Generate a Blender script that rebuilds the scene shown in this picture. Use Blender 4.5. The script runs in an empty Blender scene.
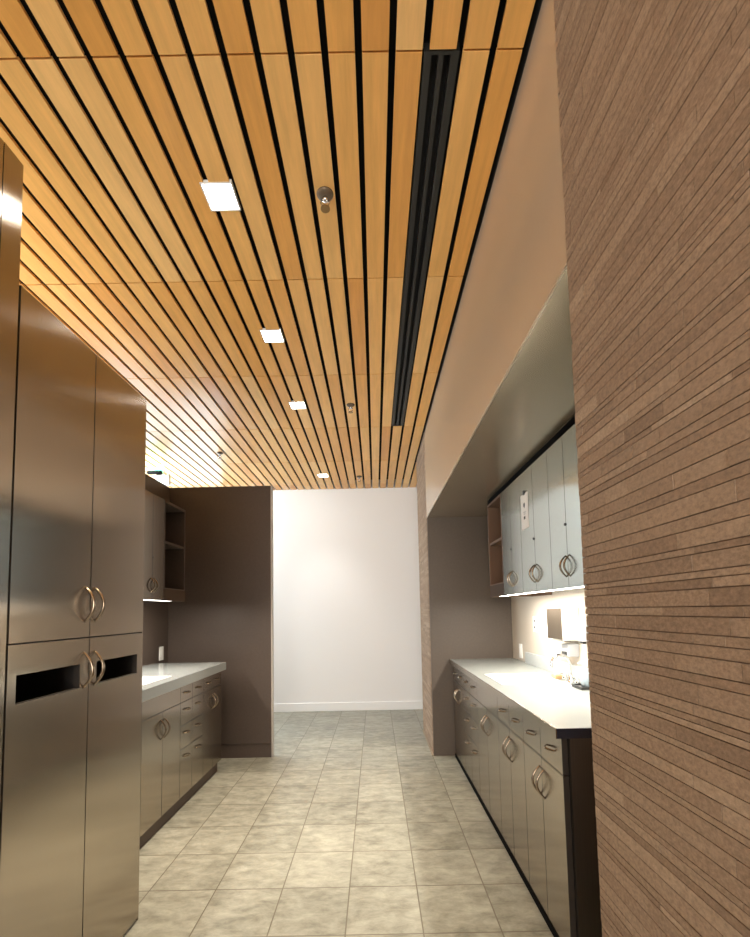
import bpy, bmesh, math, random
from mathutils import Vector, Matrix
random.seed(7)
S = bpy.context.scene
COL = S.collection
R = math.radians

# ------------------------------------------------------------------ materials
def mat(name):
    m = bpy.data.materials.new(name); m.use_nodes = True
    nt = m.node_tree
    return m, nt, nt.nodes['Principled BSDF']

def setp(b, **k):
    for n, v in k.items():
        b.inputs[n.replace('_', ' ')].default_value = v

def c4(c): return (c[0], c[1], c[2], 1)

def plain(name, col, rough=.5, metal=0, noise=0, nscale=20, **k):
    m, nt, b = mat(name)
    setp(b, Base_Color=c4(col), Roughness=rough, Metallic=metal, **k)
    if noise:
        t = nt.nodes.new('ShaderNodeTexCoord'); n = nt.nodes.new('ShaderNodeTexNoise')
        n.inputs['Scale'].default_value = nscale; n.inputs['Detail'].default_value = 5
        r = nt.nodes.new('ShaderNodeValToRGB')
        r.color_ramp.elements[0].position = .3; r.color_ramp.elements[1].position = .7
        r.color_ramp.elements[0].color = c4([x * (1 - noise) for x in col])
        r.color_ramp.elements[1].color = c4([min(1, x * (1 + noise)) for x in col])
        nt.links.new(t.outputs['Object'], n.inputs['Vector'])
        nt.links.new(n.outputs['Fac'], r.inputs['Fac'])
        nt.links.new(r.outputs['Color'], b.inputs['Base Color'])
    return m

def emit(name, col, strength):
    m, nt, b = mat(name)
    setp(b, Base_Color=c4(col), Emission_Color=c4(col), Emission_Strength=strength)
    return m

def brushed(name, col, rough, aniso, metal=1.0, streak=.06):
    """vertical-grain brushed metal: fine streaks along Z"""
    m, nt, b = mat(name)
    setp(b, Metallic=metal, Roughness=rough, Anisotropic=aniso)
    t = nt.nodes.new('ShaderNodeTexCoord'); mp = nt.nodes.new('ShaderNodeMapping')
    mp.inputs['Scale'].default_value = (260, 260, 1.6)
    n = nt.nodes.new('ShaderNodeTexNoise'); n.inputs['Scale'].default_value = 1; n.inputs['Detail'].default_value = 3
    r = nt.nodes.new('ShaderNodeValToRGB')
    r.color_ramp.elements[0].position = .3; r.color_ramp.elements[1].position = .7
    r.color_ramp.elements[0].color = c4([x * (1 - streak) for x in col])
    r.color_ramp.elements[1].color = c4([x * (1 + streak) for x in col])
    tan = nt.nodes.new('ShaderNodeTangent'); tan.direction_type = 'RADIAL'; tan.axis = 'Z'
    b.inputs['Anisotropic Rotation'].default_value = 0
    L = nt.links.new
    L(t.outputs['Object'], mp.inputs['Vector']); L(mp.outputs['Vector'], n.inputs['Vector'])
    L(n.outputs['Fac'], r.inputs['Fac']); L(r.outputs['Color'], b.inputs['Base Color'])
    L(tan.outputs['Tangent'], b.inputs['Tangent'])
    return m

def tinted(name, ramp, rough, nscale, namt, bump=0, spec=.5):
    """colour from the per-face 'tint' of each plank or stone, plus a fine grain"""
    m, nt, b = mat(name)
    setp(b, Roughness=rough, Specular_IOR_Level=spec)
    a = nt.nodes.new('ShaderNodeAttribute'); a.attribute_name = 'tint'
    r = nt.nodes.new('ShaderNodeValToRGB'); cr = r.color_ramp
    while len(cr.elements) < len(ramp): cr.elements.new(.5)
    for e, (p, c) in zip(cr.elements, ramp): e.position = p; e.color = c4(c)
    t = nt.nodes.new('ShaderNodeTexCoord'); mp = nt.nodes.new('ShaderNodeMapping')
    mp.inputs['Scale'].default_value = nscale
    off = nt.nodes.new('ShaderNodeVectorMath'); off.operation = 'MULTIPLY_ADD'
    off.inputs[1].default_value = (37, 53, 71)
    n = nt.nodes.new('ShaderNodeTexNoise'); n.inputs['Scale'].default_value = 1
    n.inputs['Detail'].default_value = 6; n.inputs['Roughness'].default_value = .65
    mr = nt.nodes.new('ShaderNodeMapRange')
    mr.inputs[1].default_value = .25; mr.inputs[2].default_value = .75
    mr.inputs[3].default_value = 1 - namt; mr.inputs[4].default_value = 1 + namt
    mx = nt.nodes.new('ShaderNodeMix'); mx.data_type = 'RGBA'; mx.blend_type = 'MULTIPLY'; mx.inputs[0].default_value = 1
    L = nt.links.new
    L(a.outputs['Fac'], r.inputs['Fac'])
    L(t.outputs['Object'], mp.inputs['Vector'])
    L(a.outputs['Vector'], off.inputs[0]); L(mp.outputs['Vector'], off.inputs[2])
    L(off.outputs[0], n.inputs['Vector'])
    L(n.outputs['Fac'], mr.inputs[0])
    L(r.outputs['Color'], mx.inputs[6]); L(mr.outputs[0], mx.inputs[7])
    L(mx.outputs[2], b.inputs['Base Color'])
    if bump:
        bp = nt.nodes.new('ShaderNodeBump'); bp.inputs['Strength'].default_value = bump; bp.inputs['Distance'].default_value = .003
        L(n.outputs['Fac'], bp.inputs['Height']); L(bp.outputs['Normal'], b.inputs['Normal'])
    return m

TX0, TW, TY0 = -.1433, .3063, 1.8487
def floor_mat():
    m, nt, b = mat('floor_tile')
    L = nt.links.new
    N = nt.nodes.new
    t = N('ShaderNodeTexCoord'); sx = N('ShaderNodeSeparateXYZ'); L(t.outputs['Object'], sx.inputs[0])
    def mth(op, a, v=None, bsock=None):
        q = N('ShaderNodeMath'); q.operation = op
        if hasattr(a, 'is_output'): L(a, q.inputs[0])
        else: q.inputs[0].default_value = a
        if bsock is not None: L(bsock, q.inputs[1])
        elif v is not None: q.inputs[1].default_value = v
        return q.outputs[0]
    u = mth('MULTIPLY', mth('SUBTRACT', sx.outputs[0], TX0), 1 / TW)
    v = mth('MULTIPLY', mth('SUBTRACT', sx.outputs[1], TY0), 1 / TW)
    iu, iv = mth('FLOOR', u), mth('FLOOR', v)
    fu, fv = mth('FRACT', u), mth('FRACT', v)
    eu = mth('MINIMUM', fu, bsock=mth('SUBTRACT', 1.0, bsock=fu))
    ev = mth('MINIMUM', fv, bsock=mth('SUBTRACT', 1.0, bsock=fv))
    edge = mth('MINIMUM', eu, bsock=ev)
    gr = N('ShaderNodeMapRange'); gr.inputs[1].default_value = .006; gr.inputs[2].default_value = .011; L(edge, gr.inputs[0])
    cb = N('ShaderNodeCombineXYZ'); L(iu, cb.inputs[0]); L(iv, cb.inputs[1])
    wn = N('ShaderNodeTexWhiteNoise'); wn.noise_dimensions = '3D'; L(cb.outputs[0], wn.inputs['Vector'])
    ad = N('ShaderNodeVectorMath'); ad.operation = 'MULTIPLY_ADD'; ad.inputs[1].default_value = (9, 9, 9)
    L(wn.outputs['Color'], ad.inputs[0]); L(t.outputs['Object'], ad.inputs[2])
    mp = N('ShaderNodeMapping'); mp.inputs['Scale'].default_value = (9, 17, 1); L(ad.outputs[0], mp.inputs[0])
    n = N('ShaderNodeTexNoise'); n.inputs['Scale'].default_value = 1.0; n.inputs['Detail'].default_value = 8; n.inputs['Roughness'].default_value = .72
    n.inputs['Distortion'].default_value = .3; L(mp.outputs[0], n.inputs['Vector'])
    mixv = mth('ADD', mth('MULTIPLY', n.outputs['Fac'], .9), bsock=mth('MULTIPLY', wn.outputs['Value'], .1))
    r = N('ShaderNodeValToRGB'); cr = r.color_ramp
    cr.elements.new(.5)
    for e, (p, c) in zip(cr.elements, [(.34, (.150, .147, .116)), (.5, (.252, .247, .200)), (.66, (.345, .340, .282))]):
        e.position = p; e.color = c4(c)
    L(mixv, r.inputs['Fac'])
    mx = N('ShaderNodeMix'); mx.data_type = 'RGBA'; mx.inputs[6].default_value = (.12, .105, .075, 1)
    L(gr.outputs[0], mx.inputs[0]); L(r.outputs['Color'], mx.inputs[7]); L(mx.outputs[2], b.inputs['Base Color'])
    rr = N('ShaderNodeMapRange'); rr.inputs[3].default_value = .34; rr.inputs[4].default_value = .5; L(n.outputs['Fac'], rr.inputs[0])
    L(rr.outputs[0], b.inputs['Roughness'])
    bp = N('ShaderNodeBump'); bp.inputs['Strength'].default_value = .35; bp.inputs['Distance'].default_value = .002
    L(gr.outputs[0], bp.inputs['Height']); L(bp.outputs['Normal'], b.inputs['Normal'])
    return m

M = {}
M['floor'] = floor_mat()
M['wood'] = tinted('maple_slat', [(0, (.66, .30, .070)), (.35, (.74, .385, .105)), (.7, (.79, .45, .145)), (1, (.83, .53, .22))], .30, (38, 3.2, 38), .13, spec=.32)
M['stone'] = tinted('split_stone', [(0, (.215, .148, .100)), (.3, (.26, .182, .124)), (.7, (.30, .215, .148)), (1, (.38, .285, .20))], .75, (90, 110, 160), .36, bump=.35, spec=.25)
M['grout'] = plain('stone_joint', (.14, .085, .055), .9)
M['steel'] = brushed('brushed_steel', (.43, .37, .30), .175, .9, streak=.015)
M['door_edge_shade'] = plain('door_edge_shade', (.035, .028, .022), .5)  # steel door sides coloured dark, painting the shade in the seams
M['pale'] = brushed('steel_cool_reflection', (.46, .50, .475), .14, .85, streak=.004)  # same brushed steel, with the cool wall reflection put into its colour
M['edge'] = brushed('steel_edge', (.16, .135, .11), .4, .2)
M['bulk'] = brushed('bulkhead_sheet', (.58, .47, .355), .24, .3, metal=.3, streak=.01)
M['soffit'] = brushed('soffit_sheet', (.52, .43, .32), .24, .3, metal=.75, streak=.02)
M['lam'] = plain('brown_laminate', (.080, .060, .049), .42, 0, .06, 60, Specular_IOR_Level=.25)
M['valance'] = plain('valance_brown', (.075, .05, .036), .8, Specular_IOR_Level=.2)
M['carc'] = plain('carcass_dark', (.03, .025, .022), .6)
M['inner'] = plain('shelf_brown', (.15, .088, .055), .6, Specular_IOR_Level=.25)
M['toe'] = plain('toe_board', (.06, .038, .026), .5)
M['black'] = plain('matte_black', (.004, .004, .004), .9, Specular_IOR_Level=.05)
M['plenum'] = plain('plenum_black', (.004, .0035, .003), .95)
M['slotmetal'] = plain('slot_bar', (.035, .035, .033), .45, .6)
M['white'] = plain('white_paint', (.82, .81, .80), .6)
M['base'] = plain('white_base', (.84, .84, .83), .5)
M['solid'] = plain('solid_surface', (.24, .255, .24), .22, 0, .05, 180)
M['solid_grey'] = plain('grey_solid_surface', (.235, .25, .245), .2, 0, .05, 180)
M['splash'] = plain('splash_grey', (.42, .44, .43), .35)
M['nichewall'] = plain('niche_backwall', (.52, .46, .38), .5)
M['porc'] = plain('sink_white', (.85, .85, .84), .15)
M['chrome'] = plain('chrome', (.75, .75, .75), .12, 1)
M['nickel'] = plain('nickel_pull', (.30, .24, .18), .2, 1)
M['plate'] = plain('white_plastic', (.8, .8, .77), .4)
M['dark'] = plain('dark_plastic', (.03, .03, .03), .4)
M['grey'] = plain('grey_plastic', (.35, .36, .37), .4)
M['paper'] = plain('paper', (.82, .79, .75), .8)
M['ink'] = plain('ink', (.06, .06, .06), .8)
M['tan'] = plain('tan_sink_reflection', (.55, .36, .18), .8)
M['stain'] = plain('steel_brown_reflection', (.32, .25, .18), .35, 1)  # dispenser steel with its brown reflection put into the colour
M['soap'] = plain('soap_grey_blue', (.30, .37, .42), .2)
M['can'] = emit('lamp_diffuser', (1, .97, .92), 22)
M['tube'] = emit('tube_glow', (1, .95, .86), 14)
M['tube_dim'] = emit('tube_glow_soft', (1, .95, .86), 5)
M['exitgreen'] = emit('exit_green', (.05, 1, .35), 9)
M['glow'] = emit('window_daylight', (.75, .88, 1), 3)

# ------------------------------------------------------------------ mesh helpers
def wloc(o):
    v = Vector((0, 0, 0))
    while o: v += o.location; o = o.parent
    return v

def link(name, bm, m, parent=None, smooth=False):
    me = bpy.data.meshes.new(name)
    bmesh.ops.recalc_face_normals(bm, faces=bm.faces)
    if parent:
        d = wloc(parent)
        for v in bm.verts: v.co -= d
    bm.to_mesh(me); bm.free()
    if smooth:
        for p in me.polygons: p.use_smooth = True
    me.materials.append(M[m] if isinstance(m, str) else m)
    o = bpy.data.objects.new(name, me); COL.objects.link(o)
    if parent: o.parent = parent
    return o

def tag(o, label=None, cat=None, group=None, kind=None):
    for k, v in (('label', label), ('category', cat), ('group', group), ('kind', kind)):
        if v: o[k] = v
    return o

def thing(name, loc, label, cat, group=None):
    o = bpy.data.objects.new(name, None); COL.objects.link(o)
    o.empty_display_size = .05
    o.location = loc
    return tag(o, label, cat, group)

def box(bm, x0, x1, y0, y1, z0, z1, bev=0):
    x0, x1 = min(x0, x1), max(x0, x1)
    vs = [bm.verts.new(p) for p in ((x0, y0, z0), (x1, y0, z0), (x1, y1, z0), (x0, y1, z0), (x0, y0, z1), (x1, y0, z1), (x1, y1, z1), (x0, y1, z1))]
    fs = [bm.faces.new([vs[i] for i in f]) for f in ((0, 3, 2, 1), (4, 5, 6, 7), (0, 1, 5, 4), (1, 2, 6, 5), (2, 3, 7, 6), (3, 0, 4, 7))]
    if bev:
        es = list({e for f in fs for e in f.edges})
        bmesh.ops.bevel(bm, geom=es, offset=bev, segments=2, affect='EDGES', profile=.5)
    return fs

def B(*boxes, bev=0):
    bm = bmesh.new()
    for b in boxes: box(bm, *b, bev=bev)
    return bm

def tube(bm, pts, rad, n=10, flat=1.0):
    """sweep an (elliptic) section along pts; rad may be a list"""
    rings = []
    pts = [Vector(p) for p in pts]
    up = None
    for i, p in enumerate(pts):
        t = (pts[min(i + 1, len(pts) - 1)] - pts[max(i - 1, 0)]).normalized()
        if up is None:
            up = t.orthogonal().normalized()
        else:
            up = (up - t * up.dot(t)).normalized()
        s = t.cross(up)
        r = rad[i] if isinstance(rad, (list, tuple)) else rad
        rings.append([bm.verts.new(p + (up * math.cos(2 * math.pi * k / n) * flat + s * math.sin(2 * math.pi * k / n)) * r) for k in range(n)])
    for a, b in zip(rings, rings[1:]):
        for k in range(n):
            bm.faces.new((a[k], a[(k + 1) % n], b[(k + 1) % n], b[k]))
    bm.faces.new(rings[0][::-1]); bm.faces.new(rings[-1])

def lathe(bm, cx, cy, prof, n=20):
    rings = []
    for r, z in prof:
        rings.append([bm.verts.new((cx + r * math.cos(2 * math.pi * k / n), cy + r * math.sin(2 * math.pi * k / n), z)) for k in range(n)])
    for a, b in zip(rings, rings[1:]):
        for k in range(n): bm.faces.new((a[k], a[(k + 1) % n], b[(k + 1) % n], b[k]))
    bm.faces.new(rings[0][::-1]); bm.faces.new(rings[-1])

def pull(parent, fx, sx, y, z, length, axis, h=.034, r=.005, label=None):
    """bow handle standing off a front at x=fx whose outside is towards sx"""
    bm = bmesh.new(); N = 16
    pts = []; rad = []
    for i in range(N + 1):
        t = i / N
        a = (t - .5) * length
        d = h * (1 - (2 * t - 1) ** 2) - .003
        pts.append((fx + sx * d, y + (a if axis == 'y' else 0), z + (a if axis == 'z' else 0)))
        rad.append(r * (.62 + .38 * math.sin(math.pi * t)))
    tube(bm, pts, rad, 10)
    o = link('handle', bm, 'nickel', parent, True)
    if label: o['label'] = label
    return o

# ------------------------------------------------------------------ setting
Xb, CZ = .477, 2.872          # flush plane of stone wall and bulkhead; underside of the slats
NS = 2.083                    # underside of the niche soffit
def struct(name, bm, m): return tag(link(name, bm, m), kind='structure')

struct('floor', B((-6, 4, -4.2, 6.2, -.06, 0)), 'floor')

# slatted maple ceiling (one patterned surface)
x0, p, gy0, q = -.9931, .0976, 1.1939, .8877
cans = [(-.567, 1.638), (-.57, 2.525), (-.575, 3.413), (-.59, 5.24)]
CW = .061
holes = [(cx - CW, cx + CW, cy - CW, cy + CW) for cx, cy in cans]
holes.append((.172, .279, gy0 - .001, gy0 + 3 * q))
def minus(r, h):
    a0, a1, b0, b1 = r; c0, c1, d0, d1 = h
    if c1 <= a0 or c0 >= a1 or d1 <= b0 or d0 >= b1: return [r]
    out = []
    if c0 > a0: out.append((a0, c0, b0, b1))
    if c1 < a1: out.append((c1, a1, b0, b1))
    m0, m1 = max(a0, c0), min(a1, c1)
    if d0 > b0: out.append((m0, m1, b0, d0))
    if d1 < b1: out.append((m0, m1, d1, b1))
    return out
def tintmesh(name, items, m):
    bm = bmesh.new(); tints = []
    for b, t in items:
        box(bm, *b); tints += [t] * 6
    o = struct(name, bm, m)
    at = o.data.attributes.new('tint', 'FLOAT', 'FACE')
    at.data.foreach_set('value', tints)
    return o
items = []
for i in range(-52, 15):
    xa = x0 + i * p + .0104; xb = x0 + (i + 1) * p - .0104
    if i == 14: xb = .458
    for j in range(-6, 6):
        ya = gy0 + j * q + .0032; yb = gy0 + (j + 1) * q - .0032
        if ya > 6.0: continue
        yb = min(yb, 6.05)
        t = random.betavariate(2, 2)
        rs = [(xa, xb, ya, yb)]
        for h in holes: rs = [r for rr in rs for r in minus(rr, h)]
        for r in rs: items.append(((r[0], r[1], r[2], r[3], CZ, CZ + .012), t))
# slats stop at the flush stone plane on one side; past the pier they run on
for i in range(0, 30):
    xa = .4745 + .0092 + i * p - .004; xb = xa + .0792
    items.append(((xa, xb, 4.83, 6.05, CZ, CZ + .02), random.betavariate(2, 2)))
tintmesh('ceiling', items, 'wood')
struct('ceiling_plenum', B((-6, 4, -4.2, 6.2, 2.985, 3.05)), 'plenum')

# stone strip wall
def stone(name, ya, yb, flip=False):
    its = []; z = 0.0
    hs = [.011, .015, .018, .021, .026, .031]
    while z < CZ - .004:
        h = random.choice(hs)
        y = ya - random.random() * .2
        while y < yb:
            l = random.choice((.07, .12, .18, .25, .32, .4)) * (.8 + .4 * random.random())
            y0_, y1_ = max(y, ya), min(y + l, yb)
            if y1_ - y0_ > .008:
                its.append(((Xb - random.random() * .0012, Xb + .012, y0_ + .0006, y1_ - .0006, z + .0008, z + h - .0008), random.betavariate(2.2, 2.2)))
            y += l
        z += h
    return tintmesh(name, its, 'stone')
stone('wall_right', -1.9, 1.027)
struct('wall_right_core', B((Xb + .004, 1.3, -1.9, 1.025, 0, CZ - .002)), 'grout')
stone('wall_pier', 4.012, 4.80)
struct('wall_pier_core', B((Xb + .004, 1.3, 4.014, 4.798, 0, 3.0)), 'grout')
struct('baseboard_pier', B((Xb - .012, Xb + .003, 3.985, 4.80, 0, .012)), plain('pier_foot', (.30, .24, .17), .6))
struct('wall_niche_end', B((Xb + .004, 1.22, 3.985, 4.012, 0, NS)), plain('laminate_lit', (.105, .084, .068), .42, 0, .05, 60, Specular_IOR_Level=.25))  # same brown laminate, lightened in colour for the strip light on it
struct('wall_niche', B((1.2, 1.26, 1.025, 4.012, 0, NS + .03)), 'nichewall')
struct('wall_bulkhead', B((Xb, Xb + .004, 1.028, 4.011, NS, CZ - .001)), 'bulk')
struct('trim_4', B((Xb + .0005, Xb + .02, -1.9, 4.83, CZ, 2.985)), 'plenum')
struct('ceiling_soffit', B((Xb + .0045, 1.2, 1.028, 4.011, NS, NS + .018)), 'soffit')
struct('trim_1', B((Xb - .0015, Xb + .004, 1.029, 4.01, NS - .002, NS + .003)), plain('trim_edge', (.5, .42, .33), .35, .6))
# far white wall
WY = 5.835
WX0, WX1, WZ0, WZ1 = -3.6, -1.95, .06, 2.82
struct('wall_back', B((-6, WX0, WY, WY + .1, 0, 3.0), (WX1, 4, WY, WY + .1, 0, 3.0), (WX0, WX1, WY, WY + .1, 0, WZ0), (WX0, WX1, WY, WY + .1, WZ1, 3.0)), 'white')
struct('baseboard_back', B((-1.94, 4, WY - .014, WY, 0, .105), bev=.003), 'base')
# dark partition behind the cabinets with its return panel
PT = 2.415
struct('wall_left', B((-1.95, -1.85, .3, 4.09, 0, PT)), 'lam')
struct('wall_return', B((-1.85, -.933, 4.03, 4.085, .122, PT), (-1.85, -.937, 4.036, 4.08, 0, .118)), 'lam')
struct('trim_2', B((-.933, -.923, 4.03, 4.087, 0, PT)), plain('panel_edge_strip', (.42, .38, .34), .4))
# enclosing walls (windows behind the camera and past the partition; hall window added for fill)
def wall_with_hole(name, axis, pos, th, a0, a1, ha0, ha1, hz0, hz1, m):
    def bx(u0, u1, z0, z1):
        return (u0, u1, pos, pos + th, z0, z1) if axis == 'y' else (pos, pos + th, u0, u1, z0, z1)
    struct(name, B(bx(a0, ha0, 0, 3), bx(ha1, a1, 0, 3), bx(ha0, ha1, 0, hz0), bx(ha0, ha1, hz1, 3)), m)
wall_with_hole('wall_entry', 'y', -4.1, .1, -6, 4, -2.2, .4, .5, 2.5, 'white')
wall_with_hole('wall_hall', 'x', -3.75, .1, -4.1, 6.1, .2, 2.4, .9, 2.4, 'white')  # hall opening added for the fill lamp
struct('wall_side', B((1.3, 1.4, -4.1, 6.1, 0, 3)), 'white')
struct('wall_hall_front', B((-1.95, -1.85, -4.1, .3, 0, 3)), 'white')
for n, args in (('window_1', ('y', -4.06, -2.2, .4, .5, 2.5)), ('fill_window', ('x', -3.71, .2, 2.4, .9, 2.4)), ('window_2', ('y', WY + .05, WX0, WX1, WZ0, WZ1))):
    ax, ps, a0, a1, z0, z1 = args
    f = .04
    def bx(u0, u1, za, zb):
        return (u0, u1, ps - .02, ps + .02, za, zb) if ax == 'y' else (ps - .02, ps + .02, u0, u1, za, zb)
    mid = (a0 + a1) / 2
    struct(n, B(bx(a0, a1, z0, z0 + f), bx(a0, a1, z1 - f, z1), bx(a0, a0 + f, z0, z1), bx(a1 - f, a1, z0, z1), bx(mid - f / 2, mid + f / 2, z0, z1)), 'dark')

# ------------------------------------------------------------------ cabinets
DT = .021    # door thickness
G = .0022    # half the gap between fronts
def front(name, parent, fx, sx, y0, y1, z0, z1, hole=None, side_mat=None):
    """door or drawer front whose outer face lies at x=fx"""
    a, b = fx, fx - sx * DT
    if hole is None:
        bm = B((a, b, y0 + G, y1 - G, z0 + G, z1 - G))
    else:
        h0, h1, k0, k1 = hole
        bm = B((a, b, y0 + G, y1 - G, z0 + G, k0), (a, b, y0 + G, y1 - G, k1, z1 - G), (a, b, y0 + G, h0, k0, k1), (a, b, h1, y1 - G, k0, k1))
    o = link(name, bm, side_mat or 'steel', parent)
    o.data.materials.append(M['door_edge_shade'])
    for pl in o.data.polygons:
        if abs(pl.normal.x) < .5: pl.material_index = 1
    return o

def lock(parent, fx, sx, y, z):
    bm = bmesh.new()
    tube(bm, [(fx - sx * .002, y, z), (fx + sx * .004, y, z)], .0065, 12)
    link('lock', bm, 'dark', parent)

# --- tall storage cabinet
t = thing('tall_cabinet', (-1.43, 1.6, 0), 'tall brushed metal cabinet with four doors and two dark slots', 'cabinet')
TF, ty0, ty1, tz = -1.01, 1.243, 1.96, 2.226
ts = 1.597
cx0, cx1 = -1.84, TF - DT - .003
link('carcass', B((cx0, cx1, ty0, ty0 + .018, .06, tz), (cx0, cx1, ty1 - .018, ty1, .06, tz), (cx0, cx1, ty0, ty1, tz - .018, tz), (cx0, cx1, ty0, ty1, .06, .078),
     (cx0, cx0 + .012, ty0, ty1, .06, tz), (cx0, cx1 - .001, ts - .03, ts - .012, .06, tz), (cx0, cx1, ty0, ty1, 1.178, 1.196)), 'carc', t)
link('side_panel', B((cx0, TF - .002, ty1, ty1 + .006, 0, tz)), 'steel', t)
link('toe_board', B((cx0, cx1 - .012, ty0, ty1, 0, .06)), 'toe', t)
for nm, a, b, z0, z1, hole, hy, hz in (('door', ty0, ts, 1.187, tz, None, ts - .03, 1.303), ('door', ts, ty1, 1.187, tz, None, ts + .026, 1.303),
        ('door', ty0, ts, .012, 1.187, (1.276, 1.549, 1.018, 1.099), ts - .03, 1.077), ('door', ts, ty1, .012, 1.187, (1.641, 1.918, 1.018, 1.098), ts + .03, 1.077)):
    d = front(nm, t, TF, 1, a, b, z0, z1, hole)
    if hole: d['label'] = 'door with a long dark slot cut through it'
    pull(d, TF, 1, hy, hz, .125, 'z', h=.036, r=.006)

# --- taller end column next to it
t = thing('tall_pantry_column', (-1.43, .9, 0), 'taller metal column cabinet beside the four door cabinet, reaching nearly to ceiling', 'cabinet')
link('carcass', B((-1.84, TF - DT - .002, .5, 1.236, 0, 2.585)), 'carc', t)
link('filler_panel', B((TF - DT, TF, 1.170, 1.2375, 0, 2.588)), 'steel', t)
front('door', t, TF, 1, .5, 1.169, .02, 2.588)

# --- base cabinets: rows given from a start, each unit a thing
def carcass(t, fx, sx, back, y0, y1, z0, z1):
    link('carcass', B((fx - sx * (DT + .003), back, y0 + .0005, y1 - .0005, z0, z1)), 'carc', t)
def toe(t, fx, sx, back, y0, y1, rec, h, m='toe'):
    link('toe_board', B((fx - sx * rec, back, y0 + .0005, y1 - .0005, 0, h)), m, t)

def base_unit(kind, side, y0, y1, label, z):
    """z = (bottom, row seams..., top)"""
    fx, sx, back = side['fx'], side['sx'], side['back']
    t = thing('base_cabinet' if kind != 'bank' else 'drawer_cabinet', ((fx + back) / 2, (y0 + y1) / 2, 0), label, 'cabinet', side['group'])
    carcass(t, fx, sx, back, y0, y1, z['toe'], z['ctop'] - (.16 if kind == 'sink' else 0))
    toe(t, fx, sx, back, y0, y1, side['rec'], z['toe'], z.get('kick', 'toe'))
    zt, zs, zb = z['top'], z['seam'], z['bot']
    mid = (y0 + y1) / 2
    hz = (zt + zs) / 2 + .0
    if kind in ('pair', 'sink'):
        if kind == 'pair':
            for a, b in ((y0, mid), (mid, y1)):
                d = front('drawer', t, fx, sx, a, b, zs, zt)
                pull(d, fx, sx, (a + b) / 2, hz, .085, 'y', h=.024, r=.0048)
        else:
            front('false_front', t, fx, sx, y0, y1, zs, zt)
        for a, b, s in ((y0, mid, -1), (mid, y1, 1)):
            d = front('door', t, fx, sx, a, b, zb, zs)
            pull(d, fx, sx, mid + s * .024, zs - .1, .115, 'z', h=.034, r=.0052)
    elif kind == 'bank':
        rows = [zt, zs] + z['rows'] + [zb]
        for k in range(len(rows) - 1):
            d = front('drawer', t, fx, sx, y0, y1, rows[k + 1], rows[k])
            hh = hz if k == 0 else rows[k] - .055
            pull(d, fx, sx, mid, hh, .085, 'y', h=.024, r=.0048)
    return t

RS = dict(fx=.662, sx=-1, back=1.195, rec=-.004, group='base cabinets under the bright white counter')
RZ = dict(top=.79, ctop=.79, seam=.655, bot=.03, toe=.028, kick='black', rows=[.50, .34])
u = base_unit('pair', RS, 1.662, 2.095, 'two door metal base cabinet at the free dark end of the white counter', RZ)
link('end_panel', B((.686, 1.195, 1.648, 1.6615, 0, .79)), 'edge', u)['label'] = 'dark end panel'
base_unit('pair', RS, 2.095, 2.53, 'two door metal base cabinet between the end cabinet and the sink cabinet', RZ)
base_unit('sink', RS, 2.53, 3.035, 'metal sink cabinet with plain false front under the bright white sink', RZ)
base_unit('bank', RS, 3.035, 3.27, 'narrow four drawer cabinet touching the bright sink cabinet', RZ)
base_unit('bank', RS, 3.27, 3.50, 'narrow four drawer cabinet second from the bright sink cabinet', RZ)
base_unit('pair', RS, 3.50, 3.955, 'small two door base cabinet against the dark niche end wall', RZ)

k = 1.012
LS = dict(fx=-1.27, sx=1, back=-1.845, rec=.03, group='base cabinets under the grey counter')
LZ = dict(top=.80, ctop=.80, seam=.69, bot=.088, toe=.088, rows=[.54, .39])
u = base_unit('sink', LS, 2.468, 2.953, 'metal sink cabinet with plain false front next to the tall slotted cabinet', LZ)
link('filler_panel', B((-1.291, -1.27, 1.972, 2.466, .088, .80)), 'steel', u)
link('filler_toe', B((-1.845, -1.30, 1.972, 2.467, 0, .088)), 'toe', u)
link('filler_carcass', B((-1.845, -1.294, 1.972, 2.467, .088, .64)), 'carc', u)
base_unit('bank', LS, 2.953, 3.142, 'narrow four drawer cabinet touching the grey counter sink cabinet', LZ)
base_unit('bank', LS, 3.142, 3.342, 'narrow four drawer cabinet between drawer stack and two door cabinet, under grey counter', LZ)
base_unit('pair', LS, 3.342, 3.722, 'small two door base cabinet at the end of the grey counter', LZ)

# --- worktops with a sink cut-out
def worktop(name, x0_, x1_, y0, y1, z0, z1, hole, label, m='solid'):
    h0, h1, k0, k1 = hole
    bm = B((x0_, x1_, y0, k0, z0, z1), (x0_, x1_, k1, y1, z0, z1), (x0_, h0, k0, k1, z0, z1), (h1, x1_, k0, k1, z0, z1))
    bmesh.ops.remove_doubles(bm, verts=bm.verts, dist=1e-5)
    o = link(name, bm, m)
    return tag(o, label, 'counter')
w = worktop('worktop', .640, 1.198, 1.649, 3.975, .791, .827, (.72, 1.06, 2.60, 2.99), 'bright white worktop with a dark end edge, under the paper-marked wall cabinets')
link('front_edge', B((.636, .6397, 1.645, 3.975, .791, .8265)), 'steel', w)['label'] = 'brown metal front edge'
link('end_edge', B((.640, 1.198, 1.645, 1.6487, .791, .8265)), plain('end_edge_shadow', (.018, .018, .03), .4), w)['label'] = 'end edge, navy dark from painted shadow'  # shadow on the worktop end put into the colour
link('backsplash', B((1.176, 1.198, 1.646, 3.60, .827, .912), bev=.002), 'splash', w)
w = worktop('worktop', -1.845, -1.245, 1.97, 3.765, .801, .862, (-1.74, -1.34, 2.46, 2.945), 'pale grey worktop running behind the tall slotted cabinet', 'solid_grey')
link('backsplash', B((-1.845, -1.825, 1.97, 3.45, .862, .945), bev=.002), 'splash', w)

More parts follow.
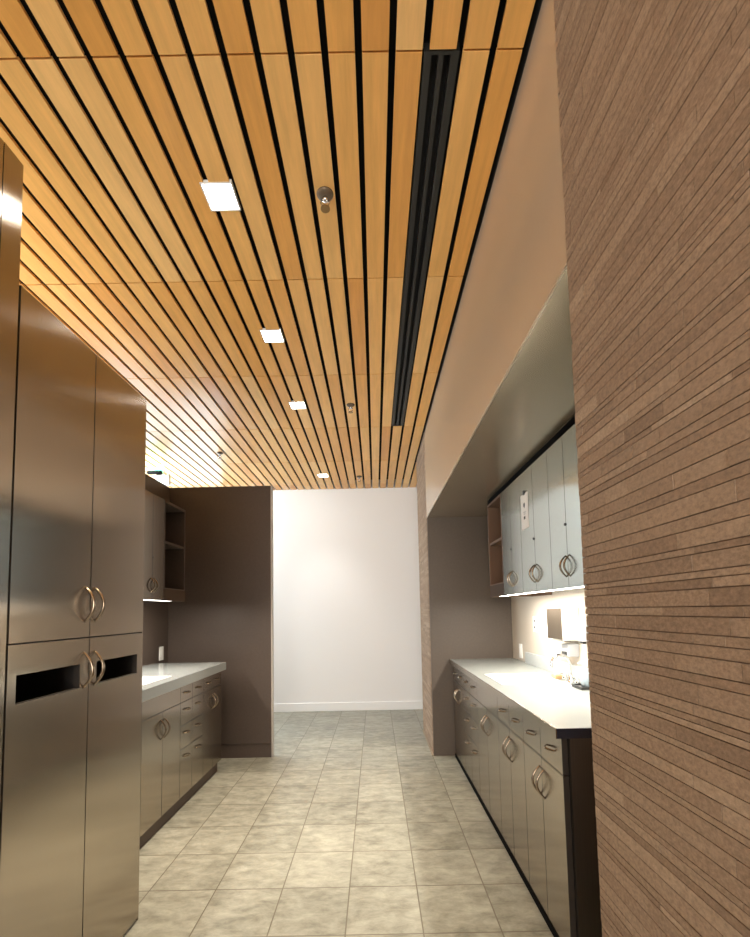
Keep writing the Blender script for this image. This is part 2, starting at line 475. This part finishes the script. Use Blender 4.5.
def sink(x0_, x1_, y0, y1, zt, label):
    t = thing('sink', ((x0_ + x1_) / 2, (y0 + y1) / 2, zt - .17), label, 'sink', 'counter sinks')
    a = .001
    th = .008; zb = zt - .16
    X0, X1, Y0, Y1 = x0_ + a, x1_ - a, y0 + a, y1 - a
    link('basin', B((X0, X1, Y0, Y1, zb - th, zb), (X0, X0 + th, Y0, Y1, zb, zt), (X1 - th, X1, Y0, Y1, zb, zt), (X0, X1, Y0, Y0 + th, zb, zt), (X0, X1, Y1 - th, Y1, zb, zt)), 'porc', t)
    r = .012
    link('rim', B((X0 - r, X0 + th, Y0 - r, Y1 + r, zt + .0005, zt + .004), (X1 - th, X1 + r, Y0 - r, Y1 + r, zt + .0005, zt + .004),
                  (X0, X1, Y0 - r, Y0 + th, zt + .0005, zt + .004), (X0, X1, Y1 - th, Y1 + r, zt + .0005, zt + .004), bev=.001), 'porc', t)
    bm = bmesh.new(); lathe(bm, (x0_ + x1_) / 2, (y0 + y1) / 2, [(.03, zb + .0005), (.03, zb + .004), (.02, zb + .005)], 20)
    link('drain', bm, 'chrome', t)
sink(.72, 1.06, 2.60, 2.99, .827, 'white sink set in the bright white worktop')
sink(-1.74, -1.34, 2.46, 2.945, .862, 'white sink set in the pale grey worktop')

# --- wall cabinets
def wall_unit(side, y0, y1, label, locky=0):
    fx, sx, back = side['fx'], side['sx'], side['back']
    zb, zt = side['zb'], side['zt']
    t = thing('wall_cabinet', ((fx + back) / 2, (y0 + y1) / 2, zb), label, 'cabinet', side['group'])
    link('carcass', B((fx - sx * (DT + .003), back, y0 + .0005, y1 - .0005, zb + .02, zt)), 'carc', t)
    mid = (y0 + y1) / 2
    for a, b, s in ((y0, mid, -1), (mid, y1, 1)):
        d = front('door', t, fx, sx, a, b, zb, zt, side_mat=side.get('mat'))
        pull(d, fx, sx, mid + s * .021, zb + .1, .1, 'z', h=.03, r=.005)
        if s == 1: lock(d, fx, sx, mid + .008, zb + .29)
    return t
def open_unit(side, y0, y1, shelf, label):
    fx, sx, back = side['fx'], side['sx'], side['back']; zb, zt = side['zb'], side['zt']
    t = thing('open_shelf_cabinet', ((fx + back) / 2, (y0 + y1) / 2, zb), label, 'cabinet', 'open shelf units')
    f = fx - sx * .001; i = .018
    link('shelf_box', B((f, back, y0, y0 + i, zb + .02, zt), (f, back, y1 - i, y1, zb, zt), (f, back, y0 + i, y1 - i, zt - i, zt), (f, back, y0 + i, y1 - i, zb + .075, zb + .093),
                  (back, back + sx * .01, y0 + i, y1 - i, zb, zt)), side['shelf'], t)
    link('shelf', B((f - sx * .006, back + sx * .011, y0 + i, y1 - i, shelf - .009, shelf + .009)), side['shelf'], t)
    link('valance', B((fx, fx - sx * .018, y0, y1, zb, zb + .085)), 'valance', t)
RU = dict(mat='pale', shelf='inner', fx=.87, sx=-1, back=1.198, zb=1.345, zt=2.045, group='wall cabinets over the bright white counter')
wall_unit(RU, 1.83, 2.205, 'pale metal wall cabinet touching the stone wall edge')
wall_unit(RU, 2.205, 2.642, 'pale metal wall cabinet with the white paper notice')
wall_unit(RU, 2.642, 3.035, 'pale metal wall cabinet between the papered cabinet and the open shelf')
open_unit(RU, 3.036, 3.405, 1.742, 'open brown shelf unit beside the pale metal wall cabinets')
LU = dict(shelf='lam', fx=-1.5, sx=1, back=-1.845, zb=1.362, zt=2.09, group='wall cabinets over the grey counter')
lu = wall_unit(LU, 2.86, 3.19, 'brown lit metal wall cabinet above the grey counter')
link('filler_panel', B((-1.521, -1.5, 2.30, 2.859, 1.362, 2.09)), 'steel', lu)
link('filler_carcass', B((-1.845, -1.524, 2.30, 2.859, 1.382, 2.09)), 'carc', lu)
open_unit(LU, 3.191, 3.55, 1.785, 'open dark shelf unit above the grey counter drawers')
# black block painting the shade of the open gap above the pale wall cabinets
struct('gap_shade', B((.874, 1.198, 1.83, 3.405, 2.046, NS - .001)), 'black')

# under-cabinet strip lights
def strip(name, x0_, x1_, y0, y1, zt, m, label):
    t = thing(name, ((x0_ + x1_) / 2, (y0 + y1) / 2, zt - .018), label, 'light', 'under cabinet strip lights')
    link('housing', B((x0_, x1_, y0, y1, zt - .006, zt)), 'plate', t)
    link('tube', B((x0_ + .006, x1_ - .006, y0 + .006, y1 - .006, zt - .017, zt - .0065), bev=.003), m, t)
strip('strip_light', .897, .95, 1.9, 3.33, 1.364, 'tube', 'glowing strip light under the pale metal wall cabinets')
strip('strip_light', -1.60, -1.53, 2.34, 3.45, 1.381, 'tube_dim', 'glowing strip light under the dark wall cabinet over the grey counter')

# notice on a door
t = thing('paper_notice', (.869, 2.55, 1.72), 'white paper notice with dark marks on the pale wall cabinet door', 'notice')
link('sheet', B((.8675, .8692, 2.495, 2.615, 1.712, 1.915)), 'paper', t)
link('printed_mark', B((.867, .8676, 2.545, 2.57, 1.842, 1.862), (.867, .8676, 2.55, 2.562, 1.834, 1.842)), 'ink', t)
link('printed_mark', B((.867, .8676, 2.545, 2.57, 1.768, 1.785)), 'ink', t)
link('printed_line', B((.867, .8676, 2.535, 2.575, 1.806, 1.811), (.867, .8676, 2.54, 2.572, 1.795, 1.799)), 'grey', t)
link('clip', B((.862, .8676, 2.542, 2.562, 1.908, 1.932)), 'dark', t)

# outlets on the back walls
def outlet(name, x, sx, y, zc, label, group, sockets=True):
    t = thing(name, (x, y, zc - .058), label, 'outlet', group)
    link('plate', B((x, x + sx * .007, y - .036, y + .036, zc - .058, zc + .058), bev=.002), 'plate', t)
    if sockets:
        for dz in (-.024, .024):
            link('socket', B((x + sx * .007, x + sx * .0085, y - .012, y + .012, zc + dz - .009, zc + dz + .009)), 'dark', t)
    else:
        link('rocker', B((x + sx * .007, x + sx * .011, y - .015, y + .015, zc - .03, zc + .03)), 'plate', t)
outlet('wall_outlet', 1.2, -1, 3.76, .905, 'white outlet plate low in the niche corner by the dark end wall', 'wall outlets', False)
outlet('wall_outlet', 1.2, -1, 3.40, 1.137, 'white outlet with two dark sockets in the strip light glow', 'wall outlets')
outlet('light_switch', 1.2, -1, 3.15, 1.12, 'small switch plate between the outlet and the towel dispenser', 'wall switches', False)
outlet('wall_outlet', -1.85, 1, 3.9, .932, 'white outlet plate on the dark wall past the grey worktop end', 'wall outlets', False)

# towel dispenser, soap things
t = thing('towel_dispenser', (1.15, 2.78, 1.056), 'metal towel dispenser with brown reflecting face and lit white side above the backsplash', 'dispenser')
link('body', B((1.10, 1.199, 2.665, 2.90, 1.062, 1.26), bev=.006), 'plate', t)  # white colour stands for the brightly lit near side
link('front_panel', B((1.096, 1.10, 2.67, 2.895, 1.067, 1.255)), 'stain', t)
link('towel_mouth', B((1.12, 1.16, 2.70, 2.87, 1.056, 1.063)), 'dark', t)
t = thing('soap_dispenser', (1.16, 2.72, .965), 'grey soap dispenser box mounted below the towel dispenser', 'dispenser')
link('body', B((1.13, 1.199, 2.68, 2.77, .965, 1.04), bev=.006), 'grey', t)
link('push_lever', B((1.122, 1.13, 2.695, 2.755, .97, .995), bev=.002), 'dark', t)
t = thing('hand_sanitiser_box', (1.17, 2.54, 1.054), 'narrow grey box on the glowing wall beside the stone edge', 'dispenser')
link('body', B((1.14, 1.2, 2.50, 2.58, 1.066, 1.19), bev=.006), 'grey', t)
link('nozzle', B((1.15, 1.17, 2.525, 2.555, 1.054, 1.066)), 'dark', t)

# faucet
fxp, fyp = 1.115, 2.62
t = thing('faucet', (fxp, fyp, .827), 'chrome gooseneck faucet behind the bright white sink', 'faucet')
bm = bmesh.new(); lathe(bm, fxp, fyp, [(.026, .8275), (.026, .835), (.018, .842), (.015, .87), (.013, .872)])
link('base', bm, 'chrome', t, True)
bm = bmesh.new()
pts = [(fxp, fyp, .86), (fxp, fyp, .93)]
for i in range(1, 13):
    a = math.pi * i / 12
    pts.append((fxp - .055 + .055 * math.cos(a), fyp, .93 + .055 * math.sin(a)))
pts.append((fxp - .11, fyp, .905))
tube(bm, pts, .0085, 12)
link('spout', bm, 'chrome', t, True)
for s in (-1, 1):
    bm = bmesh.new(); lathe(bm, fxp, fyp + s * .085, [(.02, .8275), (.016, .845), (.012, .862)], 16)
    tube(bm, [(fxp, fyp + s * .085, .86), (fxp - .045, fyp + s * .095, .872)], .006, 8)
    link('handle', bm, 'chrome', t, True)
# tray and bottle
t = thing('soap_tray', (1.105, 2.43, .827), 'thin dark tray under the soap bottle near the stone edge', 'tray')
link('dish', B((1.06, 1.15, 2.37, 2.49, .8275, .835), bev=.002), 'dark', t)
link('lip', B((1.06, 1.066, 2.37, 2.49, .835, .842), (1.144, 1.15, 2.37, 2.49, .835, .842), (1.066, 1.144, 2.37, 2.376, .835, .842), (1.066, 1.144, 2.484, 2.49, .835, .842)), 'dark', t)
t = thing('soap_bottle', (1.115, 2.43, .8355), 'grey blue soap bottle with pump standing on the dark tray', 'bottle')
bm = bmesh.new(); lathe(bm, 1.115, 2.43, [(.024, .8356), (.026, .85), (.026, .905), (.012, .925), (.011, .935)])
link('bottle', bm, 'soap', t, True)
bm = bmesh.new(); tube(bm, [(1.115, 2.43, .934), (1.115, 2.43, .962), (1.10, 2.43, .966), (1.075, 2.43, .958)], .005, 8)
link('pump', bm, 'plate', t, True)
t = tag(link('tan_reflection', B((1.075, 1.14, 2.74, 2.81, .8275, .855), bev=.006), 'tan'), 'small tan block added for the brown reflection in the white sink', 'reflection_block')  # added block standing in for the brown reflection on the basin wall

# ------------------------------------------------------------------ ceiling fittings
def copy_tree(o, parent=None):
    c = o.copy(); COL.objects.link(c)
    if parent: c.parent = parent
    for ch in o.children: copy_tree(ch, c)
    return c
canlab = ['square recessed ceiling light, biggest and directly above the tall cabinet',
          'square recessed ceiling light, second biggest in the row of four',
          'square recessed ceiling light, third of the row along the slats',
          'square recessed ceiling light, smallest one beside the white wall']
for i, (cx, cy) in enumerate(cans):
    if i == 0:
        c0 = t = thing('recessed_light', (cx, cy, CZ), canlab[0], 'ceiling light', 'square lights in the slatted ceiling')
        w_ = CW - .001; f = .006
        link('frame', B((cx - w_, cx + w_, cy - w_, cy - w_ + f, CZ - .002, CZ + .011), (cx - w_, cx + w_, cy + w_ - f, cy + w_, CZ - .002, CZ + .011),
                        (cx - w_, cx - w_ + f, cy - w_ + f, cy + w_ - f, CZ - .002, CZ + .011), (cx + w_ - f, cx + w_, cy - w_ + f, cy + w_ - f, CZ - .002, CZ + .011)), 'plate', t)
        link('housing', B((cx - w_, cx + w_, cy - w_, cy + w_, CZ + .0115, CZ + .016)), 'black', t)
        link('diffuser', B((cx - w_ + f, cx + w_ - f, cy - w_ + f, cy + w_ - f, CZ + .003, CZ + .01)), 'can', t)
    else:
        t = copy_tree(c0); t.location = (cx, cy, CZ); t['label'] = canlab[i]
sprl = ['sprinkler head in the slats, biggest of the four, beside the biggest ceiling light',
        'sprinkler head in the slats between the air slot and third ceiling light',
        'sprinkler head in the slats, tiny, beside the smallest ceiling light',
        'sprinkler head in the daylit bluish patch of ceiling']
for i, (sx_, sy_) in enumerate([(-.163, 1.635), (-.163, 3.42), (-.163, 5.3), (-1.53, 4.42)]):
    if i == 0:
        s0 = t = thing('sprinkler_head', (sx_, sy_, CZ), sprl[0], 'sprinkler', 'sprinkler heads in the ceiling')
        bm = bmesh.new(); lathe(bm, sx_, sy_, [(.033, CZ - .0005), (.031, CZ - .005), (.02, CZ - .012), (.014, CZ - .014)], 24)
        link('escutcheon', bm, plain('sprinkler_plate', (.16, .12, .08), .5, .6), t, True)
        bm = bmesh.new(); tube(bm, [(sx_, sy_, CZ - .01), (sx_, sy_, CZ - .03)], .009, 10)
        for s in (-1, 1):
            tube(bm, [(sx_ + s * .008, sy_, CZ - .025), (sx_ + s * .017, sy_, CZ - .035), (sx_ + s * .012, sy_, CZ - .05), (sx_, sy_, CZ - .058)], .003, 6)
        link('frame_arms', bm, 'chrome', t, True)
        bm = bmesh.new(); lathe(bm, sx_, sy_, [(.018, CZ - .062), (.018, CZ - .059), (.004, CZ - .056)], 16)
        link('deflector', bm, plain('sprinkler_brass', (.35, .22, .1), .35, .9), t)
    else:
        t = copy_tree(s0); t.location = (sx_, sy_, CZ); t['label'] = sprl[i]

# linear slot diffuser
sy0, sy1 = gy0 + .003, gy0 + 3 * q - .003
t = thing('linear_air_slot', (.225, (sy0 + sy1) / 2, CZ), 'long black linear air slot replacing one wooden ceiling slat', 'air vent')
link('frame', B((.174, .196, sy0, sy1, CZ + .004, CZ + .03), (.252, .2765, sy0, sy1, CZ + .004, CZ + .03), (.196, .252, sy0, sy0 + .01, CZ + .004, CZ + .03), (.196, .252, sy1 - .01, sy1, CZ + .004, CZ + .03)), 'slotmetal', t)
link('divider_bar', B((.2165, .2325, sy0 + .01, sy1 - .01, CZ + .006, CZ + .03)), 'slotmetal', t)
link('slot_backing', B((.174, .2765, sy0, sy1, CZ + .031, CZ + .034)), 'plenum', t)

# exit light beyond the partition
t = thing('exit_light', (-2.25, 4.62, 2.63), 'white exit light with black base and green glow above the partition', 'exit sign')
link('housing', B((-2.27, -2.13, 4.621, 4.665, 2.62, 2.735), bev=.004), 'plate', t)
link('base', B((-2.345, -2.2, 4.58, 4.6205, 2.728, 2.76), bev=.002), 'black', t)
link('lit_face', B((-2.335, -2.21, 4.585, 4.615, 2.7605, 2.785)), 'exitgreen', t)
link('stem', B((-2.21, -2.19, 4.63, 4.65, 2.735, CZ)), 'plate', t)

# ------------------------------------------------------------------ light
def lamp(kind, name, loc, energy, col, target=None, **kw):
    l = bpy.data.lights.new(name, kind); l.energy = energy; l.color = col
    for a, b in kw.items(): setattr(l, a, b)
    o = bpy.data.objects.new(name, l); COL.objects.link(o); o.location = loc
    if target is not None:
        d = Vector(target) - Vector(loc)
        o.rotation_euler = d.to_track_quat('-Z', 'Y').to_euler()
    return o
WARM = (1, .86, .68)
for i, (cx, cy) in enumerate(cans):
    lamp('SPOT', 'downlight', (cx, cy, CZ - .006), 135 if i < 3 else 38, WARM if i < 3 else (1, .96, .92), (cx, cy, 0), spot_size=R(56 if i < 3 else 84), spot_blend=.55 if i < 3 else 1, shadow_soft_size=.02)
# under-cabinet tubes
lamp('AREA', 'strip_glow', (.925, 2.62, 1.345), 20, (1, .93, .82), (.925, 2.62, 0), shape='RECTANGLE', size=.04, size_y=1.4)
lamp('AREA', 'strip_glow', (-1.565, 2.9, 1.362), 13, (1, .93, .82), (-1.565, 2.9, 0), shape='RECTANGLE', size=.05, size_y=1.05)
# cross corridor lamps, hidden from the kitchenette by the partition and the pier
for x in (-2.6, 2.2):
    lamp('AREA', 'corridor_lamp', (x, 4.75, 2.8), 46 if x < 0 else 33, (.86, .95, 1), (x * .2, WY, .9), shape='RECTANGLE', size=.8, size_y=.2)
# window light from the far wall and the entry, then an added hall fill
lamp('AREA', 'daylight_or_fill', ((WX0 + WX1) / 2, WY - .01, (WZ0 + WZ1) / 2), 50, (.72, .87, 1), ((WX0 + WX1) / 2, 0, (WZ0 + WZ1) / 2), shape='RECTANGLE', size=WX1 - WX0 - .08, size_y=WZ1 - WZ0 - .08)
lamp('AREA', 'daylight_or_fill', (-.9, -3.95, 1.3), 165, (1, .95, .88), (-.5, 1, 2.9), shape='RECTANGLE', size=2.5, size_y=1.9)
lamp('AREA', 'daylight_or_fill', (-3.64, 1.3, 1.65), 68, (1, .95, .88), (-1.0, 1.2, 2.8), shape='RECTANGLE', size=2.0, size_y=1.4, spread=R(115))  # unseen lamp added to brighten the slats on the partition side
w = bpy.data.worlds.new('world'); S.world = w; w.use_nodes = True
bg = w.node_tree.nodes['Background']; bg.inputs[0].default_value = (.75, .86, 1, 1); bg.inputs[1].default_value = 1.0

# ------------------------------------------------------------------ camera
F, PITCH, ROLL, YAW, CY = 450.32, .0691, -.0199, .0003, 579.68
cam = bpy.data.cameras.new('camera'); co = bpy.data.objects.new('camera', cam); COL.objects.link(co)
cam.sensor_fit = 'VERTICAL'; cam.sensor_height = 36; cam.lens = F / 937 * 36
cam.shift_y = (CY - 468.5) / 937
cam.clip_start = .02
fwd = Vector((math.sin(YAW) * math.cos(PITCH), math.cos(YAW) * math.cos(PITCH), math.sin(PITCH)))
rt = Vector((math.cos(YAW), -math.sin(YAW), 0)); up = rt.cross(fwd)
r2 = math.cos(ROLL) * rt + math.sin(ROLL) * up; u2 = -math.sin(ROLL) * rt + math.cos(ROLL) * up
co.matrix_world = Matrix(((r2.x, u2.x, -fwd.x, 0), (r2.y, u2.y, -fwd.y, 0), (r2.z, u2.z, -fwd.z, 1.26), (0, 0, 0, 1)))
S.camera = co
S.view_settings.view_transform = 'Standard'; S.view_settings.look = 'None'
S.view_settings.gamma = 1; S.view_settings.use_curve_mapping = False
S.view_settings.exposure = 0.6
S.cycles.max_bounces = 10
S.cycles.diffuse_bounces = 6
S.cycles.sample_clamp_indirect = 6
